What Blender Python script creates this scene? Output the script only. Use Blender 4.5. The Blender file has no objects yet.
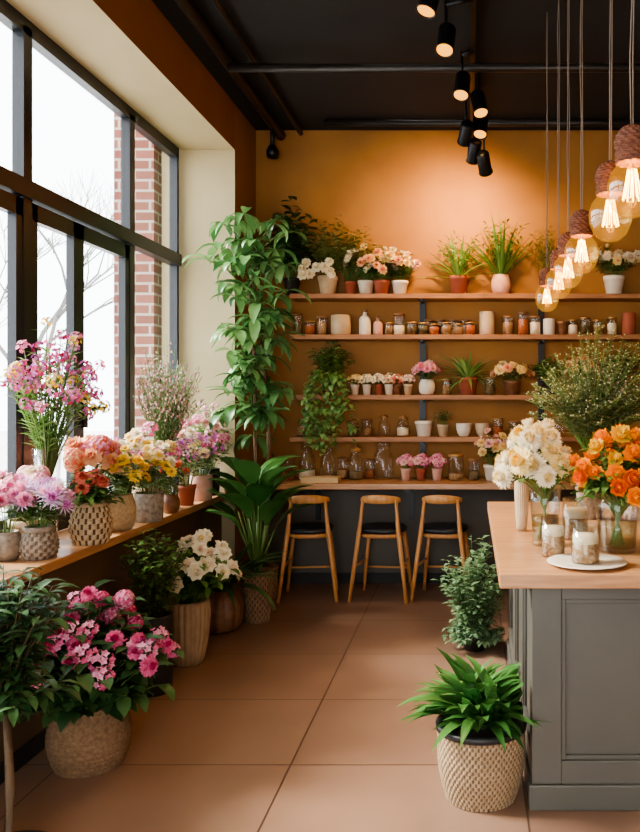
import bpy, math, random
from mathutils import Vector, Matrix, Quaternion
pi=math.pi
sc=bpy.context.scene
col=sc.collection
try:
    sc.view_settings.look='AgX - Medium High Contrast'
except Exception: pass

# ------------------------------------------------------------ materials
def newmat(name):
    m=bpy.data.materials.new(name); m.use_nodes=True
    nt=m.node_tree; nt.nodes.clear()
    out=nt.nodes.new('ShaderNodeOutputMaterial')
    return m,nt,out
def N(nt,t,**kw):
    n=nt.nodes.new(t)
    for k,v in kw.items(): setattr(n,k,v)
    return n
def c4(c): return (c[0],c[1],c[2],1)
def srgb(r,g,b):
    f=lambda u:(u/255/12.92) if u/255<=0.04045 else ((u/255+0.055)/1.055)**2.4
    return (f(r),f(g),f(b))
def mixc(nt,fac,a,b):
    m=N(nt,'ShaderNodeMix',data_type='RGBA')
    if isinstance(fac,(int,float)): m.inputs[0].default_value=fac
    else: nt.links.new(fac,m.inputs[0])
    for i,x in ((6,a),(7,b)):
        if isinstance(x,tuple): m.inputs[i].default_value=c4(x)
        else: nt.links.new(x,m.inputs[i])
    return m.outputs[2]
def M(name,c,rough=.5,metal=0,c2=None,nscale=8,bump=0,bscale=40,stretch=None,spec=.5,coat=0,emit=0):
    m,nt,out=newmat(name)
    p=N(nt,'ShaderNodeBsdfPrincipled')
    p.inputs['Roughness'].default_value=rough; p.inputs['Metallic'].default_value=metal
    p.inputs['Base Color'].default_value=c4(c)
    p.inputs['Specular IOR Level'].default_value=spec
    p.inputs['Coat Weight'].default_value=coat
    if emit:
        p.inputs['Emission Color'].default_value=c4(c); p.inputs['Emission Strength'].default_value=emit
    tc=N(nt,'ShaderNodeTexCoord'); mp=N(nt,'ShaderNodeMapping')
    nt.links.new(tc.outputs['Object'],mp.inputs[0])
    if stretch: mp.inputs['Scale'].default_value=stretch
    if c2:
        n=N(nt,'ShaderNodeTexNoise'); n.inputs['Scale'].default_value=nscale; n.inputs['Detail'].default_value=6
        nt.links.new(mp.outputs[0],n.inputs[0])
        r=N(nt,'ShaderNodeValToRGB'); r.color_ramp.elements[0].position=.32; r.color_ramp.elements[1].position=.68
        nt.links.new(n.outputs[0],r.inputs[0])
        r.color_ramp.elements[0].color=c4(c); r.color_ramp.elements[1].color=c4(c2)
        nt.links.new(r.outputs[0],p.inputs['Base Color'])
    if bump:
        n2=N(nt,'ShaderNodeTexNoise'); n2.inputs['Scale'].default_value=bscale; n2.inputs['Detail'].default_value=4
        nt.links.new(mp.outputs[0],n2.inputs[0])
        b=N(nt,'ShaderNodeBump'); b.inputs['Strength'].default_value=bump; b.inputs['Distance'].default_value=.01
        nt.links.new(n2.outputs[0],b.inputs['Height']); nt.links.new(b.outputs[0],p.inputs['Normal'])
    nt.links.new(p.outputs[0],out.inputs[0])
    return m
def LM(name,c1,c2,trans=.25,rough=.45,obj=False):
    m,nt,out=newmat(name)
    p=N(nt,'ShaderNodeBsdfPrincipled'); p.inputs['Roughness'].default_value=rough
    p.inputs['Specular IOR Level'].default_value=.4
    if obj:
        g=N(nt,'ShaderNodeObjectInfo'); fac=g.outputs['Random']
    else:
        g=N(nt,'ShaderNodeNewGeometry'); fac=g.outputs['Random Per Island']
    cc=mixc(nt,fac,c1,c2)
    nt.links.new(cc,p.inputs['Base Color'])
    t=N(nt,'ShaderNodeBsdfTranslucent'); nt.links.new(cc,t.inputs[0])
    mx=N(nt,'ShaderNodeMixShader'); mx.inputs[0].default_value=trans
    nt.links.new(p.outputs[0],mx.inputs[1]); nt.links.new(t.outputs[0],mx.inputs[2])
    nt.links.new(mx.outputs[0],out.inputs[0])
    return m
def GL(name,tint=(1,1,1),refl=.6,rough=.02,base=.04,glow=None):
    m,nt,out=newmat(name)
    t=N(nt,'ShaderNodeBsdfTransparent'); t.inputs[0].default_value=c4(tint)
    g=N(nt,'ShaderNodeBsdfGlossy'); g.inputs['Roughness'].default_value=rough
    lw=N(nt,'ShaderNodeLayerWeight'); lw.inputs[0].default_value=.25
    ma=N(nt,'ShaderNodeMath',operation='MULTIPLY_ADD'); nt.links.new(lw.outputs['Facing'],ma.inputs[0])
    ma.inputs[1].default_value=refl; ma.inputs[2].default_value=base
    mx=N(nt,'ShaderNodeMixShader'); nt.links.new(ma.outputs[0],mx.inputs[0])
    nt.links.new(t.outputs[0],mx.inputs[1]); nt.links.new(g.outputs[0],mx.inputs[2])
    last=mx.outputs[0]
    if glow:
        e=N(nt,'ShaderNodeEmission'); e.inputs[0].default_value=c4(glow[0]); e.inputs[1].default_value=glow[1]
        ad=N(nt,'ShaderNodeAddShader'); nt.links.new(last,ad.inputs[0]); nt.links.new(e.outputs[0],ad.inputs[1]); last=ad.outputs[0]
    nt.links.new(last,out.inputs[0]); return m
def EM(name,c,s):
    m,nt,out=newmat(name); e=N(nt,'ShaderNodeEmission'); e.inputs[0].default_value=c4(c); e.inputs[1].default_value=s
    nt.links.new(e.outputs[0],out.inputs[0]); return m
def BR(name,c1,c2,mortar,bw,rh,ms,offset=.5,axes='xy',loc=(0,0,0),rough=.5,nz=.5,bump=.4,rnoise=0,nsc=2.2,det=5):
    m,nt,out=newmat(name)
    p=N(nt,'ShaderNodeBsdfPrincipled'); p.inputs['Roughness'].default_value=rough
    tc=N(nt,'ShaderNodeTexCoord'); sp=N(nt,'ShaderNodeSeparateXYZ'); nt.links.new(tc.outputs['Object'],sp.inputs[0])
    cb=N(nt,'ShaderNodeCombineXYZ')
    if axes=='xy':
        nt.links.new(sp.outputs[0],cb.inputs[0]); nt.links.new(sp.outputs[1],cb.inputs[1])
    else:
        ad=N(nt,'ShaderNodeMath',operation='ADD'); nt.links.new(sp.outputs[0],ad.inputs[0]); nt.links.new(sp.outputs[1],ad.inputs[1])
        nt.links.new(ad.outputs[0],cb.inputs[0]); nt.links.new(sp.outputs[2],cb.inputs[1])
    mp=N(nt,'ShaderNodeMapping'); mp.inputs['Location'].default_value=loc; nt.links.new(cb.outputs[0],mp.inputs[0])
    b=N(nt,'ShaderNodeTexBrick',offset=offset); b.inputs['Scale'].default_value=1
    b.inputs['Brick Width'].default_value=bw; b.inputs['Row Height'].default_value=rh; b.inputs['Mortar Size'].default_value=ms
    b.inputs['Color1'].default_value=c4(c1); b.inputs['Color2'].default_value=c4(c2); b.inputs['Mortar'].default_value=c4(mortar)
    nt.links.new(mp.outputs[0],b.inputs[0])
    n=N(nt,'ShaderNodeTexNoise'); n.inputs['Scale'].default_value=nsc; n.inputs['Detail'].default_value=det; n.inputs['Roughness'].default_value=.5
    nt.links.new(tc.outputs['Object'],n.inputs[0])
    r=N(nt,'ShaderNodeValToRGB'); r.color_ramp.elements[0].position=.2; r.color_ramp.elements[1].position=.8
    r.color_ramp.elements[0].color=(.72,.7,.68,1); r.color_ramp.elements[1].color=(1.2,1.17,1.14,1)
    nt.links.new(n.outputs[0],r.inputs[0])
    mm=N(nt,'ShaderNodeMix',data_type='RGBA',blend_type='MULTIPLY'); mm.inputs[0].default_value=nz
    nt.links.new(b.outputs[0],mm.inputs[6]); nt.links.new(r.outputs[0],mm.inputs[7])
    nt.links.new(mm.outputs[2],p.inputs['Base Color'])
    if rnoise:
        mr=N(nt,'ShaderNodeMapRange'); mr.inputs['To Min'].default_value=rough-rnoise; mr.inputs['To Max'].default_value=rough+rnoise
        nt.links.new(n.outputs[0],mr.inputs[0]); nt.links.new(mr.outputs[0],p.inputs['Roughness'])
    bu=N(nt,'ShaderNodeBump',invert=True); bu.inputs['Strength'].default_value=bump; bu.inputs['Distance'].default_value=.01
    nt.links.new(b.outputs['Fac'],bu.inputs['Height']); nt.links.new(bu.outputs[0],p.inputs['Normal'])
    nt.links.new(p.outputs[0],out.inputs[0]); return m

m_floor=BR('floor_tile',srgb(140,108,88),srgb(149,117,96),srgb(92,68,54),1.0,.75,.0045,offset=0,loc=(.78,.27,0),rough=.32,nz=.7,bump=.2,rnoise=.05,nsc=1.8,det=4)
m_brick=BR('red_brick',srgb(146,88,76),srgb(124,72,62),srgb(176,162,152),.24,.08,.01,axes='xz',rough=.9,nz=.5)
m_wall=M('ochre_plaster',srgb(154,106,50),.75,c2=srgb(142,96,44),nscale=3,bump=.08,bscale=60)
m_beige=M('beige_plaster',srgb(184,167,130),.8,c2=srgb(176,159,122),nscale=2)
m_fascia=M('brown_fascia',srgb(146,95,50),.75,c2=srgb(136,87,45),nscale=2)
m_darkpanel=M('dark_wall_panel',srgb(88,80,70),.6,c2=srgb(78,71,62),nscale=3)
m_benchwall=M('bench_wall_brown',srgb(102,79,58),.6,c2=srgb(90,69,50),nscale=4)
m_ceil=M('black_ceiling',srgb(18,17,17),.85,c2=srgb(25,23,22),nscale=3)
m_black=M('black_metal',srgb(22,22,24),.4,metal=.3)
m_frame=M('black_window_frame',srgb(26,28,34),.35)
m_wood=M('warm_wood',srgb(194,144,98),.36,c2=srgb(166,116,75),nscale=4,stretch=(1.2,14,14),bump=.05,bscale=20)
m_woody=M('warm_wood_lengthwise',srgb(198,151,107),.36,c2=srgb(172,125,85),nscale=4,stretch=(14,1.2,14),bump=.05,bscale=20)
m_shelf=M('shelf_wood',srgb(166,113,68),.5,c2=srgb(136,89,53),nscale=4,stretch=(1.2,14,14))
m_stool=M('stool_oak',srgb(210,152,92),.4,c2=srgb(190,130,74),nscale=5,stretch=(8,8,1.5))
m_leather=M('black_leather',srgb(26,28,34),.4,bump=.1,bscale=150)
m_cab=M('grey_green_paint',srgb(90,86,76),.5,c2=srgb(84,80,71),nscale=3)
m_plinth=M('dark_plinth',srgb(40,38,36),.7)
m_glass=GL('clear_glass',(.97,.985,.98),.5,base=.04)
m_pane=GL('window_glass',(.98,.99,.99),.25,base=.02)
m_bulb=GL('amber_bulb_glass',(1,.86,.56),.5,base=.05,glow=((1,.5,.08),.2))
m_fil=EM('filament_glow',(1,.5,.1),18)
m_lampdisc=EM('spot_lamp_glow',(1,.42,.05),2.6)
m_water=GL('vase_water',(.86,.93,.86),.2)
m_soil=M('soil',srgb(50,36,26),.95,c2=srgb(30,22,16),nscale=60,bump=.6,bscale=120)
m_white=M('white_ceramic',srgb(222,210,190),.35,c2=srgb(210,196,174),nscale=5)
m_cream=M('cream_ceramic',srgb(198,172,138),.5,c2=srgb(180,152,118),nscale=14)
m_tan=M('tan_ribbed_clay',srgb(168,136,100),.7,c2=srgb(144,112,80),nscale=14)
m_terra=M('terracotta',srgb(158,84,58),.75,c2=srgb(140,70,48),nscale=8)
m_pink=M('blush_ceramic',srgb(206,160,140),.6,c2=srgb(190,142,122),nscale=18)
m_jute=M('jute_rope',srgb(146,114,82),.9,c2=srgb(112,84,58),nscale=70,bump=.6,bscale=120)
m_juted=M('jute_shadow',srgb(92,68,46),.95)
m_straw=M('pale_straw',srgb(192,166,130),.85,c2=srgb(164,138,104),nscale=60,bump=.4,bscale=140)
m_tanw=M('tan_wicker',srgb(176,150,116),.85,c2=srgb(144,118,88),nscale=60,bump=.4,bscale=140)
m_tanwd=M('wicker_shadow',srgb(112,88,64),.9)
m_strawd=M('straw_shadow',srgb(110,88,68),.9)  # darker straw for recessed weave faces, shade put into the colour
m_darkpot=M('charcoal_ceramic',srgb(40,38,37),.5,c2=srgb(32,29,28),nscale=10)
m_brown=M('brown_stoneware',srgb(128,86,56),.5,c2=srgb(100,64,40),nscale=25)
m_greypot=M('grey_speckled_ceramic',srgb(160,146,128),.6,c2=srgb(110,97,84),nscale=45)
m_copper=M('copper_rope',srgb(122,70,44),.7,c2=srgb(82,44,27),nscale=50,bump=.4,bscale=120)
m_cord=M('beige_cord',srgb(120,104,90),.8)
m_bark=M('bark',srgb(122,100,76),.9,c2=srgb(92,72,52),nscale=30,bump=.5,bscale=60,stretch=(1,1,.3))
m_barkout=M('grey_bark',srgb(112,108,104),.9)
m_out=M('outside_paving',srgb(190,188,184),.9)
m_wax=M('cream_wax',srgb(232,212,178),.6)
m_seeds=M('dried_seeds',srgb(190,150,104),.9,c2=srgb(120,84,54),nscale=90,bump=.6,bscale=150)
m_amber=M('dried_petals',srgb(196,110,56),.8,c2=srgb(130,66,36),nscale=80,bump=.5,bscale=120)
m_dkherb=M('dried_herbs',srgb(120,102,68),.9,c2=srgb(76,62,42),nscale=80,bump=.5,bscale=120)
m_lid=M('lid_wood',srgb(160,112,72),.6,c2=srgb(130,88,54),nscale=20)
m_brass=M('aged_brass',srgb(180,138,86),.4,metal=.7)
m_paper=M('kraft_box',srgb(200,166,120),.8)
# greens
g_mid=LM('leaf_green',srgb(66,98,44),srgb(112,146,74))
g_dark=LM('leaf_dark_green',srgb(42,74,40),srgb(80,112,62))
g_light=LM('leaf_light_green',srgb(92,130,66),srgb(150,180,104))
g_olive=LM('leaf_olive',srgb(96,106,56),srgb(144,148,88))
g_spray=LM('leaf_spray_green',srgb(110,126,88),srgb(170,180,136))
g_grey=LM('leaf_sage',srgb(88,118,82),srgb(140,164,120))
g_trop=LM('leaf_glossy_green',srgb(46,92,42),srgb(96,142,72),rough=.3)
g_tree=LM('leaf_tree_green',srgb(58,106,56),srgb(134,174,106),rough=.35)
g_stem=LM('stem_green',srgb(84,112,50),srgb(110,136,66),trans=.1)
g_stemd=LM('stem_brown',srgb(90,74,44),srgb(70,60,36),trans=.05)
def PM(n,a,b,obj=False): return LM('petal_'+n,srgb(*a),srgb(*b),trans=.3,rough=.6)
p_mag=PM('magenta',(218,84,132),(240,136,174)); p_magd=PM('deep_magenta',(200,52,104),(220,84,134))
p_pink=PM('pink',(228,136,166),(244,182,200)); p_blush=PM('blush',(240,194,184),(248,218,204))
p_lilac=PM('lilac',(182,92,162),(216,140,194)); p_lilacp=PM('pale_lilac',(210,172,208),(236,210,232))
p_white=PM('white',(238,224,190),(246,236,212)); p_cream=PM('cream',(240,212,138),(246,226,172))
p_yel=PM('yellow',(236,184,46),(244,208,84)); p_or=PM('orange',(242,140,20),(250,168,44)); p_ord=PM('deep_orange',(226,98,12),(240,128,24))
p_salm=PM('salmon',(222,108,84),(236,144,120)); p_red=PM('brick_red',(150,48,42),(188,84,62)); p_peach=PM('peach',(242,178,130),(248,204,166))
p_cent=PM('flower_centre',(200,160,60),(160,120,46))
p_bud=PM('pale_bud',(214,216,170),(232,230,200))

# ------------------------------------------------------------ mesh building
class MB:
    def __init__(s): s.v=[];s.f=[];s.m=[]
    def add(s,vs,fs,mat=0):
        o=len(s.v); s.v.extend([tuple(a) for a in vs])
        s.f.extend([tuple(i+o for i in f) for f in fs]); s.m.extend([mat]*len(fs))
    def clamp(s,axis,lim,hi=True):
        for i,a in enumerate(s.v):
            if (a[axis]>lim) if hi else (a[axis]<lim):
                a=list(a); a[axis]=lim+(-.0005 if hi else .0005)*(i%7); s.v[i]=tuple(a)
    def mesh(s,name,mats,smooth=True):
        me=bpy.data.meshes.new(name); me.from_pydata(s.v,[],s.f)
        for m in mats: me.materials.append(m)
        me.polygons.foreach_set('material_index',s.m)
        me.polygons.foreach_set('use_smooth',[smooth]*len(s.f))
        me.update(); return me
    def obj(s,name,mats,parent=None,smooth=True,loc=(0,0,0),bevel=0):
        o=bpy.data.objects.new(name,s.mesh(name,mats,smooth)); col.objects.link(o); o.location=loc
        if parent: o.parent=parent
        if bevel:
            b=o.modifiers.new('b','BEVEL'); b.width=bevel; b.segments=2; b.limit_method='ANGLE'
        return o
def box(mb,x0,x1,y0,y1,z0,z1,mat=0,fm=None):
    vs=[(x0,y0,z0),(x1,y0,z0),(x1,y1,z0),(x0,y1,z0),(x0,y0,z1),(x1,y0,z1),(x1,y1,z1),(x0,y1,z1)]
    fs={'-z':(0,3,2,1),'+z':(4,5,6,7),'-y':(0,1,5,4),'+x':(1,2,6,5),'+y':(2,3,7,6),'-x':(3,0,4,7)}
    o=len(mb.v); mb.v.extend(vs)
    for k,f in fs.items():
        mb.f.append(tuple(i+o for i in f)); mb.m.append((fm or {}).get(k,mat))
def lathe(mb,prof,seg=32,mat=0,mod=None,cx=0,cy=0,cz=0):
    vs=[];fs=[]
    for i,(r,z) in enumerate(prof):
        for j in range(seg):
            a=2*pi*j/seg; k=mod(a,i) if mod else 1
            vs.append((cx+r*k*math.cos(a),cy+r*k*math.sin(a),cz+z))
    for i in range(len(prof)-1):
        for j in range(seg):
            k=(j+1)%seg
            fs.append((i*seg+j,i*seg+k,(i+1)*seg+k,(i+1)*seg+j))
    mb.add(vs,fs,mat)
def tube(mb,pts,rad,seg=5,mat=0,cap=True):
    pts=[Vector(p) for p in pts]; n=len(pts); vs=[];fs=[]
    if not isinstance(rad,(list,tuple)): rad=[rad]*n
    for i,p in enumerate(pts):
        t=(pts[min(i+1,n-1)]-pts[max(i-1,0)]).normalized()
        u=t.cross(Vector((0,0,1)))
        if u.length<.05: u=t.cross(Vector((0,1,0)))
        u.normalize(); w=t.cross(u)
        for j in range(seg):
            a=2*pi*j/seg; vs.append(p+(u*math.cos(a)+w*math.sin(a))*rad[i])
    for i in range(n-1):
        for j in range(seg):
            k=(j+1)%seg; fs.append((i*seg+j,i*seg+k,(i+1)*seg+k,(i+1)*seg+j))
    if cap: fs.append(tuple(range(seg))[::-1]); fs.append(tuple((n-1)*seg+j for j in range(seg)))
    mb.add(vs,fs,mat)
def ball(mb,c,r,mat=0,seg=8,rings=6,sz=1):
    prof=[(max(r*math.sin(pi*i/rings),1e-5),-r*sz*math.cos(pi*i/rings)) for i in range(rings+1)]
    lathe(mb,prof,seg,mat,None,c[0],c[1],c[2])
def leaf(mb,p,d,L,W,bend=.6,segs=3,mat=0,fold=.25,belly=.45,up=(0,0,1)):
    p=Vector(p); d=Vector(d).normalized(); U=Vector(up)
    s=d.cross(U)
    if s.length<.08: s=d.cross(Vector((.3,.9,.1)))
    s.normalize(); q=Quaternion(s,-bend/segs)
    vs=[];fs=[]
    for i in range(segs+1):
        t=i/segs
        if t<belly: w=math.sin(pi/2*t/belly)
        else: w=math.cos(pi/2*(t-belly)/(1-belly))
        w=max(w,.06 if i==0 else .03)*W*.5
        n=s.cross(d)
        vs+= [p-s*w+n*fold*w, p, p+s*w+n*fold*w]
        d=q@d; p=p+d*(L/segs)
    for i in range(segs):
        a=i*3
        fs+=[(a,a+1,a+4,a+3),(a+1,a+2,a+5,a+4)]
    mb.add(vs,fs,mat)
def bez(a,b,c,n):
    return [(a*(1-t)**2+b*2*t*(1-t)+c*t*t) for t in [i/n for i in range(n+1)]]

def grow(mb,R,n,H,spread,nl,L,W,start=.3,dome=.4,bend=.8,z0=0,sr=.003,segs=3,base_r=.02,cx=0,cy=0,smat=0,lmat=1,up=.25,lo=.85,sx=1,sy=1):
    tips=[]
    for k in range(n):
        a=k*2.39996+R.uniform(-.3,.3); q=math.sqrt((k+.5)/n); rr=spread*q
        e=Vector((cx+rr*sx*math.cos(a),cy+rr*sy*math.sin(a),z0+H*(1-dome*q*q)*R.uniform(lo,1.03)))
        b=Vector((math.cos(a)*base_r*q,math.sin(a)*base_r*q,z0))
        c=Vector((b.x+(e.x-b.x)*.3,b.y+(e.y-b.y)*.3,z0+(e.z-z0)*.65))
        P=bez(b,c,e,5); tube(mb,P,[sr*(1-.5*i/5) for i in range(6)],4,smat)
        tg=(P[-1]-P[-2]).normalized()
        for j in range(nl):
            t=start+(1-start)*(j+R.uniform(.2,1))/nl
            pt=b*(1-t)**2+c*2*t*(1-t)+e*t*t
            aa=j*2.4+k*1.7+R.uniform(-.4,.4)
            d=tg*.45+Vector((math.cos(aa),math.sin(aa),R.uniform(-.2,.2)+up))
            s=R.uniform(.7,1.15)
            leaf(mb,pt,d,L*s,W*s,bend*R.uniform(.5,1.3),segs,lmat)
        tips.append((e,tg))
    return tips
def rosette(mb,R,n,L,W,e0=80,e1=20,bend=.9,z0=0,segs=6,mat=0,belly=.45,br=.02,fold=.3,cx=0,cy=0):
    for k in range(n):
        a=k*2.39996+R.uniform(-.2,.2); t=(k+.5)/n
        e=math.radians(e0+(e1-e0)*t+R.uniform(-7,7)); s=R.uniform(.78,1.1)
        d=Vector((math.cos(a)*math.cos(e),math.sin(a)*math.cos(e),math.sin(e)))
        leaf(mb,(cx+br*math.cos(a),cy+br*math.sin(a),z0),d,L*s,W*s,bend*R.uniform(.7,1.3),segs,mat,fold,belly)

# ------------------------------------------------------------ flower heads (unit radius, facing +Z)
_heads={}
def head(kind,*mats):
    key=(kind,)+tuple(m.name for m in mats)
    if key in _heads: return _heads[key]
    R=random.Random(len(_heads)*7+3); mb=MB(); mi=len(mats)-1
    def ring(n,elev,L,W,bend,mat,z=0,segs=3,belly=.6,ph=0,fold=.2,jit=4):
        for k in range(n):
            a=2*pi*k/n+ph+R.uniform(-.08,.08); e=math.radians(elev+R.uniform(-jit,jit))
            d=Vector((math.cos(a)*math.cos(e),math.sin(a)*math.cos(e),math.sin(e)))
            leaf(mb,(0,0,z),d,L*R.uniform(.9,1.08),W,bend,segs,mat,fold,belly)
    if kind=='rose':
        for i,(n,e,L,W,b) in enumerate([(4,84,.62,.5,.5),(5,72,.72,.6,-.2),(6,56,.85,.7,-.3),(7,36,.95,.75,-.2),(8,14,1.05,.8,.2)]):
            ring(n,e,L,W,b,0 if i<2 else mi,z=.0,ph=i*.5,belly=.72)
        ball(mb,(0,0,.3),.26,0)
    elif kind=='mum':
        for i in range(9):
            t=i/8; ring(9+i*2,84-96*t,.74+.26*t,.3,(-.9 if t<.75 else -.1),0 if i<5 else mi,z=.0,ph=i*.37,belly=.68,fold=.5)
        ball(mb,(0,0,.3),.34,0)
    elif kind=='daisy':
        ring(13,14,1,.34,.4,0,belly=.65); ring(11,30,.85,.3,.4,0,ph=.2,belly=.65); ball(mb,(0,0,.14),.28,mi,sz=.6)
    elif kind=='ranunculus':
        ball(mb,(0,0,.35),.4,0)
        for i,(n,e,L,W,b) in enumerate([(6,82,.85,.6,-1.1),(7,66,1.0,.7,-1.2),(8,46,1.15,.8,-1.2),(9,24,1.2,.85,-1.0),(9,2,1.05,.8,-.6)]):
            ring(n,e,L,W,b,0 if i<1 else mi,ph=i*.4,belly=.7)
    elif kind=='hydrangea':
        ball(mb,(0,0,0),.72,0,10,8)
        n=64
        for k in range(n):
            z=1-2*(k+.5)/n
            if z<-.75: continue
            a=k*2.39996; r=math.sqrt(1-z*z); nrm=Vector((r*math.cos(a),r*math.sin(a),z))
            u=nrm.cross(Vector((.2,.3,.9))).normalized(); w=nrm.cross(u)
            for q in range(4):
                b=q*pi/2+k
                leaf(mb,nrm*.78,(u*math.cos(b)+w*math.sin(b))+nrm*.5,.26,.24,.2,2,(k%3!=0)*mi,.1,.6,up=nrm)
    elif kind=='spiky':
        for i in range(4): ring(12,75-20*i,.8+.08*i,.13,.1,0 if i<2 else mi,ph=i*.26,belly=.6)
        ball(mb,(0,0,.15),.22,0)
    elif kind=='cluster':
        for k in range(13):
            z=R.uniform(-.3,1); a=k*2.4; r=math.sqrt(max(0,1-z*z))*.8; c=Vector((r*math.cos(a),r*math.sin(a),z*.75))
            nrm=(c+Vector((0,0,.4))).normalized(); u=nrm.cross(Vector((.2,.3,.9))).normalized(); w=nrm.cross(u)
            for q in range(5):
                b=q*2*pi/5+k; leaf(mb,c,(u*math.cos(b)+w*math.sin(b))+nrm*.7,.42,.34,.3,2,(k%2)*mi,.15,.6,up=nrm)
    me=mb.mesh('flower_head_'+kind,list(mats)); _heads[key]=me; return me

def thing(name,loc,label,cat,group=None,rot=0,scale=1):
    e=bpy.data.objects.new(name,None); col.objects.link(e); e.location=loc; e.empty_display_size=.1
    e.rotation_euler=(0,0,rot); e.scale=(scale,)*3
    e['label']=label; e['category']=cat
    if group: e['group']=group
    return e
def tag(o,label,cat,group=None):
    o['label']=label; o['category']=cat
    if group: o['group']=group
    return o
def struct(o): o['kind']='structure'; return o
def put_heads(parent,tips,meshes,size,R,name='flower_head',tilt=.5,face=(0,-.5,0)):
    for i,(p,t) in enumerate(tips):
        o=bpy.data.objects.new(name,meshes[i%len(meshes)]); col.objects.link(o); o.parent=parent
        o.location=p
        d=Vector(t)+Vector((R.uniform(-tilt,tilt),R.uniform(-tilt,tilt),0))+Vector(face)+Vector((p[0],p[1],0)).normalized()*.3
        o.rotation_mode='QUATERNION'; o.rotation_quaternion=d.to_track_quat('Z','Y')
        s=size*R.uniform(.8,1.15); o.scale=(s,s,s)
def cliptips(tips,clamp,m):
    out=[]
    for p,t in tips:
        p=Vector(p)
        for (ax,lim,hi) in clamp:
            if hi: p[ax]=min(p[ax],lim-m)
            else: p[ax]=max(p[ax],lim+m)
        out.append((p,t))
    return out

# ------------------------------------------------------------ pots
def pot(parent,style,r,h,mat,seg=32,mat2=None,soil=True,name='pot',fine=1,rimmat=None):
    mb=MB(); mod=None; mats=[mat]
    def rim(p,ri):
        return p+[(ri,h),(ri*.96,h*.86),(.001,h*.86)]
    if style=='taper': pr=rim([(.001,0),(.68*r,0),(.72*r,.02*h),(.93*r,.78*h),(1.0*r,.8*h),(1.02*r,h)],.9*r)
    elif style=='cyl': pr=rim([(.001,0),(.9*r,0),(.97*r,.04*h),(r,.5*h),(r,.98*h),(.98*r,h)],.9*r)
    elif style=='round': pr=rim([(.001,0),(.62*r,0),(.84*r,.12*h),(.97*r,.32*h),(r,.52*h),(.94*r,.74*h),(.8*r,.9*h),(.76*r,.96*h),(.8*r,h)],.7*r)
    elif style=='bowl': pr=rim([(.001,0),(.5*r,0),(.55*r,.05*h),(.8*r,.25*h),(.95*r,.55*h),(r,.9*h),(.99*r,h)],.9*r)
    elif style=='ribbed':
        pr=rim([(.001,0),(.66*r,0),(.76*r,.1*h),(.92*r,.4*h),(r,.75*h),(.97*r,.95*h),(.93*r,h)],.84*r); seg=176
        mod=lambda a,i: 1+.065*abs(math.sin(a*11)) if i<7 else 1
    elif style=='gourd':
        pr=rim([(.001,0),(.7*r,0),(.9*r,.12*h),(r,.4*h),(.96*r,.65*h),(.8*r,.88*h),(.62*r,.98*h),(.6*r,h)],.52*r); seg=120
        mod=lambda a,i: 1+.09*abs(math.sin(a*6)) if i<7 else 1
    elif style=='urn': pr=rim([(.001,0),(.6*r,0),(.66*r,.05*h),(.85*r,.3*h),(r,.6*h),(.9*r,.82*h),(.66*r,.92*h),(.72*r,h)],.6*r)
    if style in('weave','weaveround','weavebarrel'):
        ns=max(7,int(h/.024*fine)); n=max(12,int(r*2*pi/.036*fine)); seg=n*6; mats=[mat,mat2 or m_juted]
        prof=[];ph=[]
        for i in range(ns*3+1):
            z=i/(ns*3)
            if style=='weave': rr=.8+.2*min(1,z*1.6)
            elif style=='weavebarrel': rr=.8+.2*math.sin(pi*min(.5,z*.75))
            else: rr=.66+.34*math.sin(pi*min(1,.1+z*.86))**.8
            prof.append((rr*r,z*h)); ph.append((i//3,(i%3)/3))
        vs=[];fs=[];ms=[]
        for i,(rr,z) in enumerate(prof):
            row,u=ph[i]
            for j in range(seg):
                a=2*pi*j/seg; b=.5+.5*math.cos(a*n+pi*row)
                k=rr+.011/fine*math.sin(pi*(u+.17))*b
                vs.append((k*math.cos(a),k*math.sin(a),z))
        for i in range(len(prof)-1):
            row,u=ph[i]
            for j in range(seg):
                k=(j+1)%seg; fs.append((i*seg+j,i*seg+k,(i+1)*seg+k,(i+1)*seg+j))
                ms.append(1 if (.5+.5*math.cos(2*pi*(j+.5)/seg*n+pi*row)<.12) else 0)
        o=len(mb.v); mb.v.extend(vs); mb.f.extend(fs); mb.m.extend(ms)
        tr=prof[-1][0]; rm=0
        if rimmat: mats.append(rimmat); rm=2
        lathe(mb,[(tr,h-.002),(tr+.010,h),(tr+.012,h+.02),(tr+.004,h+.024),(tr-.012,h+.02),(tr-.015,h),(tr*.9,h*.86),(.001,h*.86)],32,rm)
        lathe(mb,[(.001,0),(prof[0][0],0)],32,0)
        mod='done'
    if style=='rings':
        ns=max(6,int(h/.02)); pr=[(.001,0)]
        for i in range(ns*3+1):
            z=i/(ns*3); rr=.7+.3*math.sin(pi*min(1,.12+z*.8)); pr.append((r*rr*(1+.022*math.sin(2*pi*z*ns)),z*h))
        pr=rim(pr,pr[-1][0]*.9)
    if mod!='done': lathe(mb,pr,seg,0,mod)
    o=mb.obj(name,mats,parent)
    if soil:
        ms=MB(); lathe(ms,[(.001,h*.9),(r*.5,h*.89),(r*.55,h*.86)],20); ms.obj('soil',[m_soil],parent)
    return o

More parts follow.
